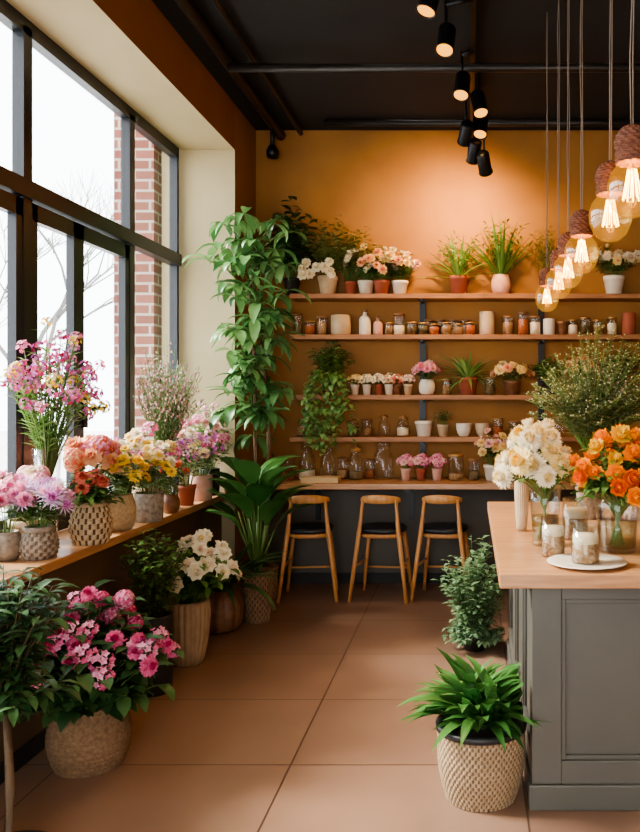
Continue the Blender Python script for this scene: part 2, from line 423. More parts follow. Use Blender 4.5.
def glassjar(parent,r,h,content=None,fill=.6,lid=None,neck=False,name='jar_body',gm=None):
    mb=MB()
    if neck: pr=[(.001,.004),(.9*r,.004),(r,.06*h),(r,.6*h),(.9*r,.75*h),(.62*r,.86*h),(.62*r,h*.97),(.68*r,h)]
    else: pr=[(.001,.004),(.9*r,.004),(r,.05*h),(r,.9*h),(.97*r,h)]
    lathe(mb,pr,28); mb.obj(name,[gm or m_glass],parent)
    if content:
        mc=MB(); rr=.93*r; lathe(mc,[(.001,.008),(rr*.9,.008),(rr,.06*h),(rr,fill*h*.94),(rr*.8,fill*h),(.001,fill*h)],24)
        mc.obj('contents',[content],parent)
    if lid:
        ml=MB(); q=.7*r if neck else 1.02*r
        lathe(ml,[(.001,h*.98),(q,h*.98),(q,h*1.08),(q*.9,h*1.1),(.001,h*1.1)],24)
        if lid is m_glass or neck: ball(ml,(0,0,h*1.14),q*.28)
        ml.obj('lid',[lid],parent)

# ============================================================ ROOM
D=6.9; WX=-1.846; WINX=-2.29; CZ=3.9
RX=3.3; Y0=-1.6
mb=MB(); box(mb,-2.5,RX+.1,Y0,D+.1,-.1,0); struct(mb.obj('floor',[m_floor],smooth=False))
mb=MB(); box(mb,-2.5,RX+.1,Y0,D+.1,CZ,CZ+.1); struct(mb.obj('ceiling',[m_ceil],smooth=False))
mb=MB(); box(mb,WX-.6,RX+.1,D,D+.12,0,CZ); struct(mb.obj('wall_back',[m_wall],smooth=False))
mb=MB(); box(mb,RX,RX+.1,Y0,D,0,CZ); struct(mb.obj('wall_right',[m_wall],smooth=False))
mb=MB(); box(mb,.9,RX+.1,Y0-.1,Y0,0,CZ); box(mb,-2.42,.9,Y0-.1,Y0,3.0,CZ); struct(mb.obj('wall_front_added',[m_beige],smooth=False))  # unseen wall behind the camera, added with its opening to limit frontal light
mb=MB()
box(mb,-2.42,WX,6.28,D,0,CZ,0,{'-y':1})
box(mb,-2.42,WX,Y0,6.28,3.54,CZ,2,{'-z':1,'-y':2})
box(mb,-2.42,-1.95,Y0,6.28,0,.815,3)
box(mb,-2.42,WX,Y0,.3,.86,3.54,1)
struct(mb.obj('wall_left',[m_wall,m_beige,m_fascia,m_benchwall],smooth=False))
mb=MB(); box(mb,WX,RX,D-.02,D,0,.9); struct(mb.obj('trim_1',[m_darkpanel],smooth=False))
mb=MB(); box(mb,WX,RX,D-.035,D-.02,0,.09); struct(mb.obj('baseboard_back',[m_plinth],smooth=False))
mb=MB(); box(mb,-1.95,-1.937,Y0,6.28,0,.08); struct(mb.obj('baseboard_left',[m_plinth],smooth=False))
mb=MB(); box(mb,-2.27,-1.88,.31,6.279,.815,.86)
s=mb.obj('window_bench_top',[m_woody],smooth=False,bevel=.004); tag(s,"long wooden window sill bench top lined with flower pots","shelf")
bays=[(5.38,6.24,False),(4.11,5.38,True),(2.84,4.11,True),(1.57,2.84,True),(.3,1.57,True)]
for i,(a,b,dr) in enumerate(bays):
    w=MB(); x0,x1=WINX-.04,WINX+.02
    fr=.04
    box(w,x0,x1,a,a+fr,.86,3.5); box(w,x0,x1,b-fr,b,.86,3.5)
    box(w,x0,x1,a,b,3.46,3.54); box(w,x0,x1,a,b,.86,.93); box(w,x0,x1+.02,a,b,2.62,2.71)
    wo=struct(w.obj('window_%d'%(i+1),[m_frame],smooth=False))
    g=MB(); box(g,WINX-.012,WINX-.006,a+.04,b-.04,.9,3.5); g.obj('glass',[m_pane],wo,smooth=False)
    if dr:
        m=(a+b)/2-.09
        for (p,q) in ((a+.04,m),(m,b-.04)):
            d=MB(); X0,X1=WINX-.03,WINX+.015
            box(d,X0,X1,p,p+.06,.93,2.61); box(d,X0,X1,q-.06,q,.93,2.61); box(d,X0,X1,p,q,2.52,2.61); box(d,X0,X1,p,q,.93,1.0)
            so=d.obj('sash',[m_frame],wo,smooth=False)
        h=MB(); box(h,WINX+.015,WINX+.03,m+.03,m+.08,1.42,1.64); box(h,WINX+.03,WINX+.08,m+.045,m+.07,1.52,1.545); box(h,WINX+.06,WINX+.08,m+.045,m+.2,1.52,1.545)
        h.obj('handle',[m_black],so,smooth=False)
mb=MB(); box(mb,-2.76,-2.45,6.2,6.8,-.1,5); struct(mb.obj('wall_outside',[m_brick],smooth=False))
mb=MB(); box(mb,-40,-2.5,-10,40,-.3,-.1); struct(mb.obj('ground_outside',[m_out],smooth=False))
R=random.Random(5)
def branch(mb,p,d,L,r,dep):
    e=p+d*L; tube(mb,[p,(p+e)/2+Vector((R.uniform(-1,1),R.uniform(-1,1),0))*L*.06,e],[r,r*.85,r*.7],5)
    if dep:
        for k in range(3 if dep>1 else 4):
            nd=(d+Vector((R.uniform(-1,1),R.uniform(-1,1),R.uniform(-.3,.7)))*.7).normalized()
            branch(mb,p+(e-p)*R.uniform(.6,1),nd,L*.72,r*.55,dep-1)
for (x,y) in ((-7.5,13.5),(-17,27)):
    mb=MB(); branch(mb,Vector((0,0,-.1)),Vector((0,0,1)),2.2,.08,5)
    tag(mb.obj('bare_tree',[m_barkout],loc=(x,y,0)),"leafless pale tree standing outside the window","tree","bare trees outside")

def pipe(name,a,b,r,mat,label):
    mb=MB(); tube(mb,[a,b],r,12); tag(mb.obj(name,[mat]),label,"pipe")
m_pipe=M('dark_pipe',srgb(48,42,38),.4,metal=.5)
pipe('ceiling_pipe',(-1.6,5.3,3.78),(3.28,5.3,3.78),.028,m_pipe,"dark metal pipe running across the black ceiling")
pipe('ceiling_pipe',(-1.2,6.6,3.86),(3.28,6.6,3.86),.03,m_pipe,"thin dark pipe close to the mustard wall")
pipe('ceiling_pipe',(-1.05,4.35,3.83),(3.28,4.35,3.83),.018,m_pipe,"slim dark conduit under the black ceiling")
pipe('ceiling_pipe',(-1.62,.3,3.84),(-1.62,6.86,3.84),.04,m_pipe,"long dark duct pipe along the upper wall")
pipe('ceiling_pipe',(-1.45,.3,3.86),(-1.45,6.86,3.86),.02,m_pipe,"slim dark conduit beside the duct pipe")
mb=MB(); box(mb,-.0,.035,1.5,6.7,3.84,3.9); tag(mb.obj('light_track',[m_black],smooth=False),"black lighting track fixed to the dark ceiling","track")
mb=MB(); tube(mb,[(-1.66,6.72,3.9),(-1.66,6.72,3.7)],.02,8); lathe(mb,[(.001,-.06),(.045,-.05),(.055,0),(.03,.05),(.001,.06)],16,0,None,-1.66,6.72,3.66)
tag(mb.obj('ceiling_speaker',[m_black]),"small black speaker hanging in the ceiling corner","speaker")

def spot(px,py,z,aim,lit,power,size=78,soft=.01):
    Y=800*(z-1.6)/(397-py); X=(px-470)*Y/800
    e=thing('track_spotlight',(X,Y,z),"black cylindrical track spotlight with warm glowing lamp" if lit else "black cylindrical track spotlight aimed at the wall","spotlight","ceiling track spotlights")
    d=(Vector(aim)-Vector((X,Y,z))).normalized(); q=d.to_track_quat('Z','Y')
    mb=MB(); lathe(mb,[(.001,-.09),(.04,-.09),(.05,-.08),(.05,.07),(.056,.085),(.05,.085),(.046,.075),(.001,.06)],24)
    h=mb.obj('housing',[m_black],e); h.rotation_mode='QUATERNION'; h.rotation_quaternion=q
    mb=MB(); lathe(mb,[(.001,.08),(.03,.079),(.046,.077)],20)
    l=mb.obj('lamp',[m_lampdisc],e); l.rotation_mode='QUATERNION'; l.rotation_quaternion=q
    mb=MB(); tube(mb,[(0,0,0),(0,0,CZ-.06-z)],.009,8); tube(mb,[(0,0,CZ-.08-z),(.017-X if abs(X)<.2 else 0,0,CZ-.05-z)],.016,8)
    mb.obj('bracket',[m_black],e)
    L=bpy.data.lights.new('spot_light','SPOT'); L.energy=power; L.color=(1,.6,.26); L.spot_size=math.radians(size); L.spot_blend=1; L.shadow_soft_size=soft
    o=bpy.data.objects.new('spot_light',L); col.objects.link(o); o.location=Vector((X,Y,z))+d*.13; o.rotation_mode='QUATERNION'; o.rotation_quaternion=(-d).to_track_quat('Z','Y')
spot(446,40,3.62,(-.5,2.9,0),True,45)
spot(430,-2,3.66,(-1.2,3.4,0),True,20)
spot(462,86,3.62,(-.4,3.6,0),True,45)
spot(479,104,3.6,(.7,4.0,0),True,45)
spot(481,126,3.62,(-.3,4.4,0),True,45)
spot(466,133,3.56,(-.2,6.9,3.0),False,130,120,.05)
spot(474,151,3.46,(-.1,6.9,2.8),False,80,125,.05)
spot(484,163,3.36,(.3,6.9,2.7),False,50,130,.05)

for i,Y in enumerate((2.27,2.62,3.3,3.75,4.15,4.78)):
    z=2.19; e=thing('pendant_bulb_lamp',(.46,Y,z),"glowing filament bulb hanging from a copper rope socket","lamp","row of pendant bulbs")
    mb=MB(); lathe(mb,[(.001,-.082),(.03,-.077),(.054,-.056),(.069,-.02),(.071,.01),(.062,.043),(.045,.066),(.034,.085)],28)
    mb.obj('bulb',[m_bulb],e)
    mb=MB(); pr=[]
    for k in range(46):
        t=k/45; base=(.045-.003*t) if t<.45 else (.042*max(0,1-((t-.45)/.55)**2)**.5+.006)
        pr.append((base*(1+.06*math.sin(k*pi/2)),.072+.11*t))
    lathe(mb,[(.001,.078)]+pr,60,0,lambda a,k:1+.07*math.sin(a*12+k*.8)); mb.obj('socket',[m_copper],e)
    mb=MB(); R=random.Random(i+400)
    def cordpts(o):
        return [(o,0,.17)]+[(o+R.uniform(-.004,.004),R.uniform(-.004,.004),.17+(CZ-z-.17)*t/8) for t in range(1,9)]
    tube(mb,cordpts(.003),.002,6); tube(mb,cordpts(-.003),.002,6)
    mb.obj('cord',[m_cord],e)
    mb=MB()
    for k in range(5):
        a=k*2*pi/5; b=a+pi/5
        tube(mb,[(.012*math.cos(a),.012*math.sin(a),.055),(.027*math.cos(a),.027*math.sin(a),-.03),(.027*math.cos(b),.027*math.sin(b),-.03),(.012*math.cos(b),.012*math.sin(b),.055)],.0019,5)
    mb.obj('filament',[m_fil],e)
    L=bpy.data.lights.new('bulb_light','POINT'); L.energy=6; L.color=(1,.6,.28); L.shadow_soft_size=.003
    o=bpy.data.objects.new('bulb_light',L); col.objects.link(o); o.location=(.46,Y,z)

# ============================================================ SHELVES
SZ=[2.46,2.12,1.617,1.267]; SY0,SY1=6.65,D
for i,z in enumerate(SZ):
    mb=MB(); box(mb,-1.5,2.4,SY0,SY1-.001,z-.04,z)
    tag(mb.obj('wall_shelf',[m_shelf],smooth=False,bevel=.003),["top wooden wall shelf holding potted plants and roses","wooden wall shelf lined with jars and tins","wooden wall shelf with small pots and flowers","lowest wooden wall shelf with small glass jars"][i],"shelf","wall shelves")
for px in (423,541,660):
    X=(px-470)/115.9; mb=MB(); box(mb,X-.026,X+.026,D-.03,D,.95,2.44)
    e=tag(mb.obj('shelf_upright',[m_black],smooth=False),"black metal upright carrying the wooden wall shelves","shelf support","shelf uprights")
    for z in SZ:
        b=MB(); box(b,X-.014,X+.014,SY0+.02,D-.028,z-.06,z-.041); b.obj('bracket',[m_black],e,smooth=False)
mb=MB(); box(mb,-1.66,1.9,6.35,D-.021,.865,.91)
tag(mb.obj('bar_counter',[m_wood],smooth=False,bevel=.004),"long wooden bar counter mounted on the wall above the stools","counter")
for X in (-1.3,-.5):
    mb=MB(); box(mb,X-.02,X+.02,6.45,D-.021,.83,.864); box(mb,X-.02,X+.02,D-.06,D-.021,.55,.83)
    tag(mb.obj('counter_bracket',[m_black],smooth=False),"black metal bracket under the wooden bar counter","bracket","bar counter brackets")

# ============================================================ STOOLS
def stool(px,rot,lab):
    Y=6.42; e=thing('bar_stool',((px-470)*Y/800,Y,0),lab,"stool","oak stools at the bar counter",rot)
    for sx in (-1,1):
        mb=MB(); tube(mb,[(sx*.225,-.2,0),(sx*.188,-.178,.3),(sx*.155,-.16,.55),(sx*.142,-.15,.68),(sx*.132,-.14,.79)],[.014,.017,.019,.014,.012],12); mb.obj('leg',[m_stool],e)
        mb=MB(); tube(mb,[(sx*.2,.19,0),(sx*.17,.16,.3),(sx*.14,.135,.525)],[.014,.017,.019],12); mb.obj('leg',[m_stool],e)
    mb=MB()
    for sx in (-1,1): tube(mb,[(sx*.19,-.178,.27),(sx*.174,.165,.27)],.009,10)
    tube(mb,[(-.18,.17,.2),(.18,.17,.2)],.009,10)
    mb.obj('footrest',[m_stool],e)
    def rr(n,w,d,z,k=2.8):
        return [(w*math.copysign(abs(math.cos(2*pi*j/n))**(2/k),math.cos(2*pi*j/n)),d*math.copysign(abs(math.sin(2*pi*j/n))**(2/k),math.sin(2*pi*j/n)),z) for j in range(n)]
    def stack(mb,rows,n):
        vs=[p for r in rows for p in r]; fs=[]
        for i in range(len(rows)-1):
            for j in range(n):
                k=(j+1)%n; fs.append((i*n+j,i*n+k,(i+1)*n+k,(i+1)*n+j))
        fs.append(tuple(range(n))[::-1]); fs.append(tuple((len(rows)-1)*n+j for j in range(n))); mb.add(vs,fs)
    n=40; mb=MB(); stack(mb,[rr(n,.155,.155,.49),rr(n,.165,.165,.50),rr(n,.165,.165,.52),rr(n,.16,.16,.525)],n); mb.obj('seat_frame',[m_stool],e)
    mb=MB(); stack(mb,[rr(n,.165,.165,.526),rr(n,.185,.182,.535),rr(n,.188,.184,.552),rr(n,.172,.17,.568),rr(n,.1,.1,.572)],n); mb.obj('seat',[m_leather],e)
    mb=MB(); vs=[];fs=[];n=28
    for i in range(n+1):
        s=abs(i/n-.5)*2
        a=-pi*.5+(i/n-.5)*2.3; hh=.036*(1-.5*s*s)
        for (dr,z) in ((0,-hh),(.008,-hh),(.016,-hh*.8),(.018,0),(.014,hh*.8),(.006,hh),(-.002,hh*.8)):
            r=.145+dr; vs.append((r*math.cos(a)*1.1,-.03+r*math.sin(a),.80+z-.012*s*s))
    for i in range(n):
        for j in range(7):
            k=(j+1)%7; fs.append((i*7+j,i*7+k,(i+1)*7+k,(i+1)*7+j))
    fs.append(tuple(range(7))); fs.append(tuple(n*7+j for j in range(7))[::-1]); mb.add(vs,fs); mb.obj('backrest',[m_stool],e)
stool(310,.1,"oak bar stool with curved backrest beside the tall plants")
stool(383,-.1,"oak bar stool with curved backrest and black seat")
stool(444,-.14,"oak bar stool with curved backrest turned slightly aside")

# ============================================================ RIGHT COUNTER
CX=.24; CY0=3.1; CY1=4.98; CXR=2.0
e=thing('counter_cabinet',(0,0,0),"grey-green panelled shop counter cabinet standing on tiled floor","cabinet")
mb=MB(); box(mb,CX+.02,CXR,CY0+.02,CY1-.02,.0,.884); mb.obj('body',[m_cab],e,smooth=False)
mb=MB(); box(mb,CX-.012,CXR,CY0-.012,CY1,0,.1); mb.obj('plinth',[m_cab],e,smooth=False,bevel=.006)
def panelx(y0,y1):
    mb=MB(); z0,z1=.1,.884; t=.07; x0,x1=CX,CX+.02
    box(mb,x0,x1,y0,y0+t,z0,z1); box(mb,x0,x1,y1-t,y1,z0,z1); box(mb,x0,x1,y0+t,y1-t,z1-.07,z1); box(mb,x0,x1,y0+t,y1-t,z0,z0+.09)
    box(mb,x0+.008,x1,y0+t,y0+t+.018,z0+.09,z1-.07); box(mb,x0+.008,x1,y1-t-.018,y1-t,z0+.09,z1-.07)
    mb.obj('side_panel',[m_cab],e,smooth=False,bevel=.003)
n=3
for k in range(n): panelx(CY0+.02+k*(CY1-CY0-.02)/n,CY0+.02+(k+1)*(CY1-CY0-.02)/n)
for k in range(2):
    x0=CX+k*.86; x1=x0+.86
    mb=MB(); z0,z1=.1,.884; y0,y1=CY0,CY0+.02; t=.115
    box(mb,x0,x0+t,y0,y1,z0,z1); box(mb,x1-t,x1,y0,y1,z0,z1); box(mb,x0+t,x1-t,y0,y1,z1-.07,z1); box(mb,x0+t,x1-t,y0,y1,z0,z0+.09)
    box(mb,x0+t,x0+t+.018,y0+.008,y1,z0+.09,z1-.07); box(mb,x0+t+.018,x1-t,y0+.008,y1,z1-.088,z1-.07); box(mb,x0+t+.018,x1-t,y0+.008,y1,z0+.09,z0+.108)
    mb.obj('front_panel',[m_cab],e,smooth=False,bevel=.003)
mb=MB(); box(mb,.11,CXR+.05,2.98,5.05,.885,.94)
tag(mb.obj('countertop',[m_wood],smooth=False,bevel=.005),"warm wooden countertop carrying bouquets and candle jars","countertop")

def foliage(parent,mb,mats,name='foliage'): return mb.obj(name,mats,parent)

# --- front basket plant
R=random.Random(11)
e=thing('potted_plant',(.045,3.22,0),"glossy green leafy plant in a woven tan basket by the counter","plant")
pot(e,'weavebarrel',.172,.275,m_tanw,mat2=m_tanwd,name='basket',fine=1.6,rimmat=m_darkpot)
mb=MB()
for k in range(24):
    a=k*2.4; r=.1*math.sqrt((k+.5)/24)
    rosette(mb,R,6,.2+.08*R.random(),.052,84,42,1.0,.28+.08*R.random(),5,0,.45,.01,.25,r*math.cos(a),r*math.sin(a))
rosette(mb,R,34,.33,.052,72,44,1.2,.28,8,0,.42,.05,.25)
for i,a in enumerate(mb.v):
    if a[0]>.16 and a[1]>-.14: mb.v[i]=(.16+.0004*(i%7),a[1],a[2])
foliage(e,mb,[g_trop])
# --- bush beside the counter
e=thing('potted_shrub',(0.03,5.08,0),"fine-leaved green shrub standing against the counter side","plant")
pot(e,'taper',.09,.1,m_darkpot)
mb=MB(); R=random.Random(3); grow(mb,R,80,.66,.24,17,.06,.034,.12,.4,.6,.07,.002,2,.05,lo=.45); grow(mb,R,56,.2,.2,14,.06,.034,.2,.8,.9,.07,.002,2,.05,lo=.2); mb.clamp(0,.195,True); foliage(e,mb,[g_stem,g_grey])

# --- magenta plant
R=random.Random(21)
e=thing('potted_magenta_flowers',(-1.66,3.49,0),"magenta blooms over dark leaves in a round jute pot on floor","plant")
pot(e,'rings',.17,.27,m_jute,seg=40)
mb=MB(); tips=grow(mb,R,64,.54,.31,11,.11,.06,.15,.55,.9,.22,.004,3,.07,cx=.03,lo=.72)
grow(mb,R,24,.2,.27,7,.12,.065,.3,.3,1.2,.2,.004,3,.07,cx=.03)
mb.clamp(0,-.28,False); foliage(e,mb,[g_stem,g_dark])
put_heads(e,cliptips([t for i,t in enumerate(tips) if i%4!=1],[(0,-.28,False)],.05),[head('hydrangea',p_magd,p_mag),head('mum',p_magd,p_mag),head('hydrangea',p_mag,p_pink),head('cluster',p_mag,p_pink)],.045,R)
# --- left edge tree
R=random.Random(22)
e=thing('potted_small_tree',(-1.52,2.62,0),"small leafy standard tree with slim woody trunk","plant")
pot(e,'taper',.15,.1,m_darkpot)
mb=MB(); tube(mb,[(0,0,.08),(.015,0,.3),(-.005,0,.66)],[.018,.016,.014],10); mb.obj('trunk',[m_bark],e)
mb=MB(); grow(mb,R,60,.46,.2,12,.085,.03,.1,.3,.9,.58,.003,3,.02); grow(mb,R,24,.1,.2,8,.09,.03,.2,.5,1.2,.58,.003,3,.02); foliage(e,mb,[g_stemd,g_dark])
# --- white flowers in ribbed pot
R=random.Random(23)
e=thing('potted_white_flowers',(-1.70,4.82,0),"creamy white blooms in a tall ribbed beige pot on floor","plant")
pot(e,'ribbed',.125,.38,m_tan)
mb=MB(); tips=grow(mb,R,44,.42,.21,8,.09,.04,.25,.5,.9,.34,.003,3,.05,cx=.08,lo=.7); foliage(e,mb,[g_stem,g_mid])
put_heads(e,tips[::2]+tips[1::4],[head('rose',p_white,p_white),head('rose',p_cream,p_white),head('rose',p_blush,p_white)],.05,R)
# --- dark bush
e=thing('potted_shrub',(-1.72,4.35,0),"dense dark green shrub in a charcoal pot under the sill","plant")
pot(e,'cyl',.1,.42,m_darkpot)
mb=MB(); grow(mb,random.Random(24),50,.5,.18,16,.06,.03,.1,.3,.8,.38,.003,2,.05); mb.clamp(0,-.17,False); foliage(e,mb,[g_stemd,g_mid])
# --- corner baskets
R=random.Random(25)
e=thing('potted_palm',(-1.72,5.5,0),"arching green leaves in a ribbed gourd-shaped brown pot","plant")
pot(e,'gourd',.15,.28,m_brown)
mb=MB(); rosette(mb,R,40,.55,.06,84,40,1.3,.26,8,0,.4,.03); mb.clamp(0,-.2,False); foliage(e,mb,[g_dark])
e=thing('potted_broadleaf_plant',(-1.52,5.72,0),"large paddle-leaved tropical plant in a woven jute basket","plant")
pot(e,'weave',.1,.34,m_jute,name='basket')
mb=MB()
for k in range(22):
    a=k*2.4; t=k/22; el=math.radians(86-18*t); L=1.0-.5*t
    d=Vector((math.cos(a)*math.cos(el)-.03,math.sin(a)*math.cos(el)*.6-.05,math.sin(el))).normalized()
    p0=Vector((0,0,.3)); p1=p0+d*L*.7; tube(mb,[p0,(p0+p1)/2+Vector((0,0,.02)),p1],[.009,.008,.006],6,1)
    d2=Vector((math.cos(a)*.45-.08,math.sin(a)*.35,.85))
    leaf(mb,p1,d2,.34+.08*R.random(),.19,1.1,8,0,.25,.42)
mb.clamp(0,-.3,False); foliage(e,mb,[g_trop,g_stem])
e=thing('tall_indoor_tree',(-1.57,5.99,0),"tall slender indoor tree with long spreading leaves in basket","plant")
pot(e,'weave',.12,.31,m_jute,name='basket')
mb=MB(); TP=[]
for (x,y,ph) in ((-.03,0,0),(.035,.02,2),(0,-.04,4)):
    P=[(x,y,.25),(x*1.5+.02*math.cos(ph),y,.8),(x+.03*math.sin(ph),y-.02,1.3),(x*1.6-.02,y-.03,1.8),(x-.03+.04*math.cos(ph),y-.04,2.3),(x*1.5-.05,y-.06,2.82-.1*ph/4)]
    TP.append([Vector(p) for p in P]); tube(mb,P,[.018,.016,.015,.013,.01,.005],8)
mb.obj('trunk',[m_bark],e)
mb=MB()
for k in range(80):
    P=TP[k%3]; u=1.85+3.1*((k+.5)/80); i=min(int(u),4); b=P[i].lerp(P[i+1],u-i)
    wz=b.z; w=.30 if wz>2.2 else .2
    if wz>2.75: w=.2
    a=k*2.4+R.uniform(-.6,.6); r=w*R.uniform(.15,1.0); c=b+Vector((r*math.cos(a),r*.55*math.sin(a)-.05,.12+R.uniform(-.08,.12)))
    tube(mb,[b,(b+c)*.5+Vector((0,0,.04)),c],[.005,.004,.003],5,1)
    for q in range(R.choice([4,5,6,7])):
        bb=a+q*2*pi/6+R.uniform(-.4,.4); Ls=R.uniform(.12,.26)
        leaf(mb,c,Vector((math.cos(bb),math.sin(bb),R.uniform(-.2,.7))),Ls,Ls*.34,R.uniform(.6,1.9),5,0,.3,.5)
mb.clamp(1,.28,True); mb.clamp(0,-.6,False); foliage(e,mb,[g_tree,g_stem])

# ============================================================ SILL ITEMS
SZ0=.86
def sill(px,py,dx=0):
    Y=592/(py-397); return ((px-470)*Y/800+dx,Y,SZ0)
def flowerpot(name,loc,label,style,r,h,pm,heads,hs,nst,H,spread,gm=None,nl=5,L=.06,W=.025,hn=None,seed=1,start=.3,dome=.4,mat2=None,group=None,cat='potted flowers',clamp=None,tilt=.5,lo=.8,cx=0):
    R=random.Random(seed); e=thing(name,loc,label,cat,group)
    pot(e,style,r,h,pm,mat2=mat2)
    mb=MB(); tips=grow(mb,R,nst,H,spread,nl,L,W,start,dome,.8,h*.85,.002,3,r*.5,lo=lo,cx=cx)
    if clamp:
        for (ax,lim,hi) in clamp: mb.clamp(ax,lim,hi)
        tips=cliptips(tips,clamp,hs*1.15)
    foliage(e,mb,[g_stem,gm or g_mid])
    if heads: put_heads(e,tips[:hn] if hn else tips,heads,hs,R,tilt=tilt)
    return e
CL=lambda loc:[(0,-2.24-loc[0],False)]
G="flower pots along the window sill"
l=sill(6,560); flowerpot('potted_flowers',l,"pale pink blooms in a small grey speckled pot on sill",'round',.07,.13,m_greypot,[head('mum',p_mag,p_pink),head('rose',p_lilac,p_pink)],.045,16,.26,.14,seed=31,group=G,clamp=CL(l))
l=sill(39,558); flowerpot('potted_flowers',l,"spiky lilac and white blooms in a woven bowl pot on sill",'weaveround',.078,.125,m_greypot,[head('spiky',p_lilac,p_lilacp),head('spiky',p_pink,p_lilacp),head('spiky',p_lilacp,p_white)],.062,22,.26,.12,seed=32,group=G,mat2=m_strawd,nl=10)
l=sill(91,543); flowerpot('potted_flowers',l,"brick red daisies with leaves in a woven pot on sill",'weaveround',.095,.19,m_straw,[head('daisy',p_red,p_cent),head('mum',p_red,p_salm)],.04,30,.2,.12,g_mid,10,.09,.03,seed=33,group=G,hn=16,mat2=m_juted,dome=.6)
flowerpot('potted_flowers',(-2.08,4.42,SZ0),"salmon pink hydrangea blooms in a cream pot on sill",'taper',.09,.2,m_cream,[head('hydrangea',p_salm,p_peach),head('rose',p_salm,p_peach),head('hydrangea',p_salm,p_pink)],.062,20,.34,.16,seed=34,group=G,clamp=[(0,-.16,False)],hn=16)
flowerpot('potted_flowers',(-2.14,3.86,SZ0),"blush and white blooms in a cream pot on sill",'taper',.08,.15,m_cream,[head('rose',p_blush,p_white),head('hydrangea',p_pink,p_blush)],.05,20,.25,.14,seed=35,group=G,clamp=[(0,-.1,False)])
l=sill(122,530); flowerpot('potted_flowers',l,"yellow and cream blooms in a straw-coloured pot on sill",'round',.075,.2,m_straw,[head('daisy',p_yel,p_cent),head('rose',p_yel,p_yel),head('mum',p_yel,p_cream)],.04,30,.28,.15,seed=36,group=G,hn=22,nl=9,lo=.55)
l=sill(149,521); flowerpot('potted_flowers',l,"white and yellow mixed blooms in a grey speckled pot",'cyl',.082,.17,m_greypot,[head('rose',p_cream,p_white),head('daisy',p_yel,p_cent),head('rose',p_yel,p_cream),head('cluster',p_mag,p_pink)],.042,34,.38,.18,seed=37,group=G,nl=11,hn=26,lo=.5)
l=sill(171,513); flowerpot('potted_flowers',l,"peach blooms in a small brown stoneware pot on sill",'round',.055,.12,m_brown,[head('rose',p_or,p_salm)],.03,16,.24,.12,seed=38,group=G,nl=9,hn=9)
l=sill(187,505); flowerpot('potted_flowers',l,"small cream and pink flowers in a terracotta pot",'taper',.06,.14,m_terra,[head('cluster',p_lilac,p_pink),head('cluster',p_cream,p_white)],.044,20,.34,.15,seed=39,group=G,nl=10,hn=14)
l=sill(201,500); flowerpot('potted_flowers',l,"pink and magenta blooms in a blush ceramic pot on sill",'cyl',.08,.18,m_pink,[head('rose',p_pink,p_blush),head('cluster',p_mag,p_pink),head('cluster',p_lilac,p_pink),head('rose',p_cream,p_white)],.046,36,.42,.21,seed=40,group=G,nl=10,hn=28,lo=.5)
flowerpot('potted_flowers',(-1.97,6.05,SZ0),"green foliage with few pink flowers in a dark pot",'cyl',.075,.2,m_darkpot,[head('cluster',p_pink,p_white)],.042,34,.52,.19,g_light,15,.07,.035,seed=41,group=G,hn=12,clamp=[(1,.21,True)],lo=.6)
flowerpot('potted_flowers',(-2.11,5.2,SZ0),"yellow and white blooms in a cream pot near the window",'cyl',.08,.16,m_cream,[head('rose',p_yel,p_cream),head('rose',p_cream,p_white),head('cluster',p_mag,p_pink)],.046,30,.44,.18,seed=42,group=G,clamp=[(0,-.12,False)],nl=9,lo=.5)
flowerpot('potted_flowers',(-2.11,4.8,SZ0),"mixed cream and pink blooms in a straw pot near the window",'cyl',.08,.15,m_straw,[head('rose',p_cream,p_white),head('cluster',p_lilac,p_pink),head('daisy',p_yel,p_cent),head('rose',p_or,p_peach)],.042,30,.38,.16,seed=43,group=G,clamp=[(0,-.12,False)],nl=9,lo=.5)

def vase(name,loc,r,h,label,flare=1.2,group=None,tm=None):
    e=thing(name,loc,label,"vase",group)
    mb=MB(); lathe(mb,[(.001,.0),(r*.8,.0),(r*.86,.01),(r*.9,h*.4),(r,h*.7),(r*flare,h),(r*flare-.004,h),(r*.95,h*.7),(r*.85,h*.4),(r*.8,.02),(.001,.02)],32); mb.obj('vase_body',[tm or m_glass],e)
    mb=MB(); lathe(mb,[(.001,.021),(r*.79,.021),(r*.84,h*.4),(r*.86,h*.5),(.001,h*.5)],24); mb.obj('water',[m_water],e)
    return e
VL=(-2.13,4.03,SZ0+.001)
vase('glass_vase',VL,.058,.48,"tall slender clear glass vase standing on the sill")
R=random.Random(51)
e=thing('blossom_bouquet',(VL[0],VL[1],SZ0+.03),"tall bouquet of pink and lilac blossom stems in glass vase","bouquet")
mb=MB(); tips=[]
for k in range(50):
    a=k*2.4; q=math.sqrt((k+.5)/50); end=Vector((.25*q*math.cos(a)+.03,.3*q*math.sin(a),1.14*(1-.28*q)*R.uniform(.78,1.02)))
    b=Vector((-.035*math.cos(a)*q,-.035*math.sin(a)*q,0)); c=Vector((.03*math.cos(a),.03*math.sin(a),.6))
    P=bez(b,c,end,7); tube(mb,P,[.0045-.0003*i for i in range(8)],4,0)
    for j in range(12):
        t=.45+.044*j; pt=b*(1-t)**2+c*2*t*(1-t)+end*t*t; aa=j*2.4+k
        leaf(mb,pt,Vector((math.cos(aa),math.sin(aa),.9)),.085,.018,.6,3,1)
    tips.append((end,(P[-1]-P[-2]).normalized()))
    if k%3!=2: tips.append((P[-2]+Vector((R.uniform(-.035,.035),R.uniform(-.035,.035),R.uniform(-.02,.03))),(P[-1]-P[-2]).normalized()))
mb.clamp(0,-.11,False); foliage(e,mb,[g_stem,g_light],'stems')
tips=cliptips(tips,[(0,-.11,False)],.03)
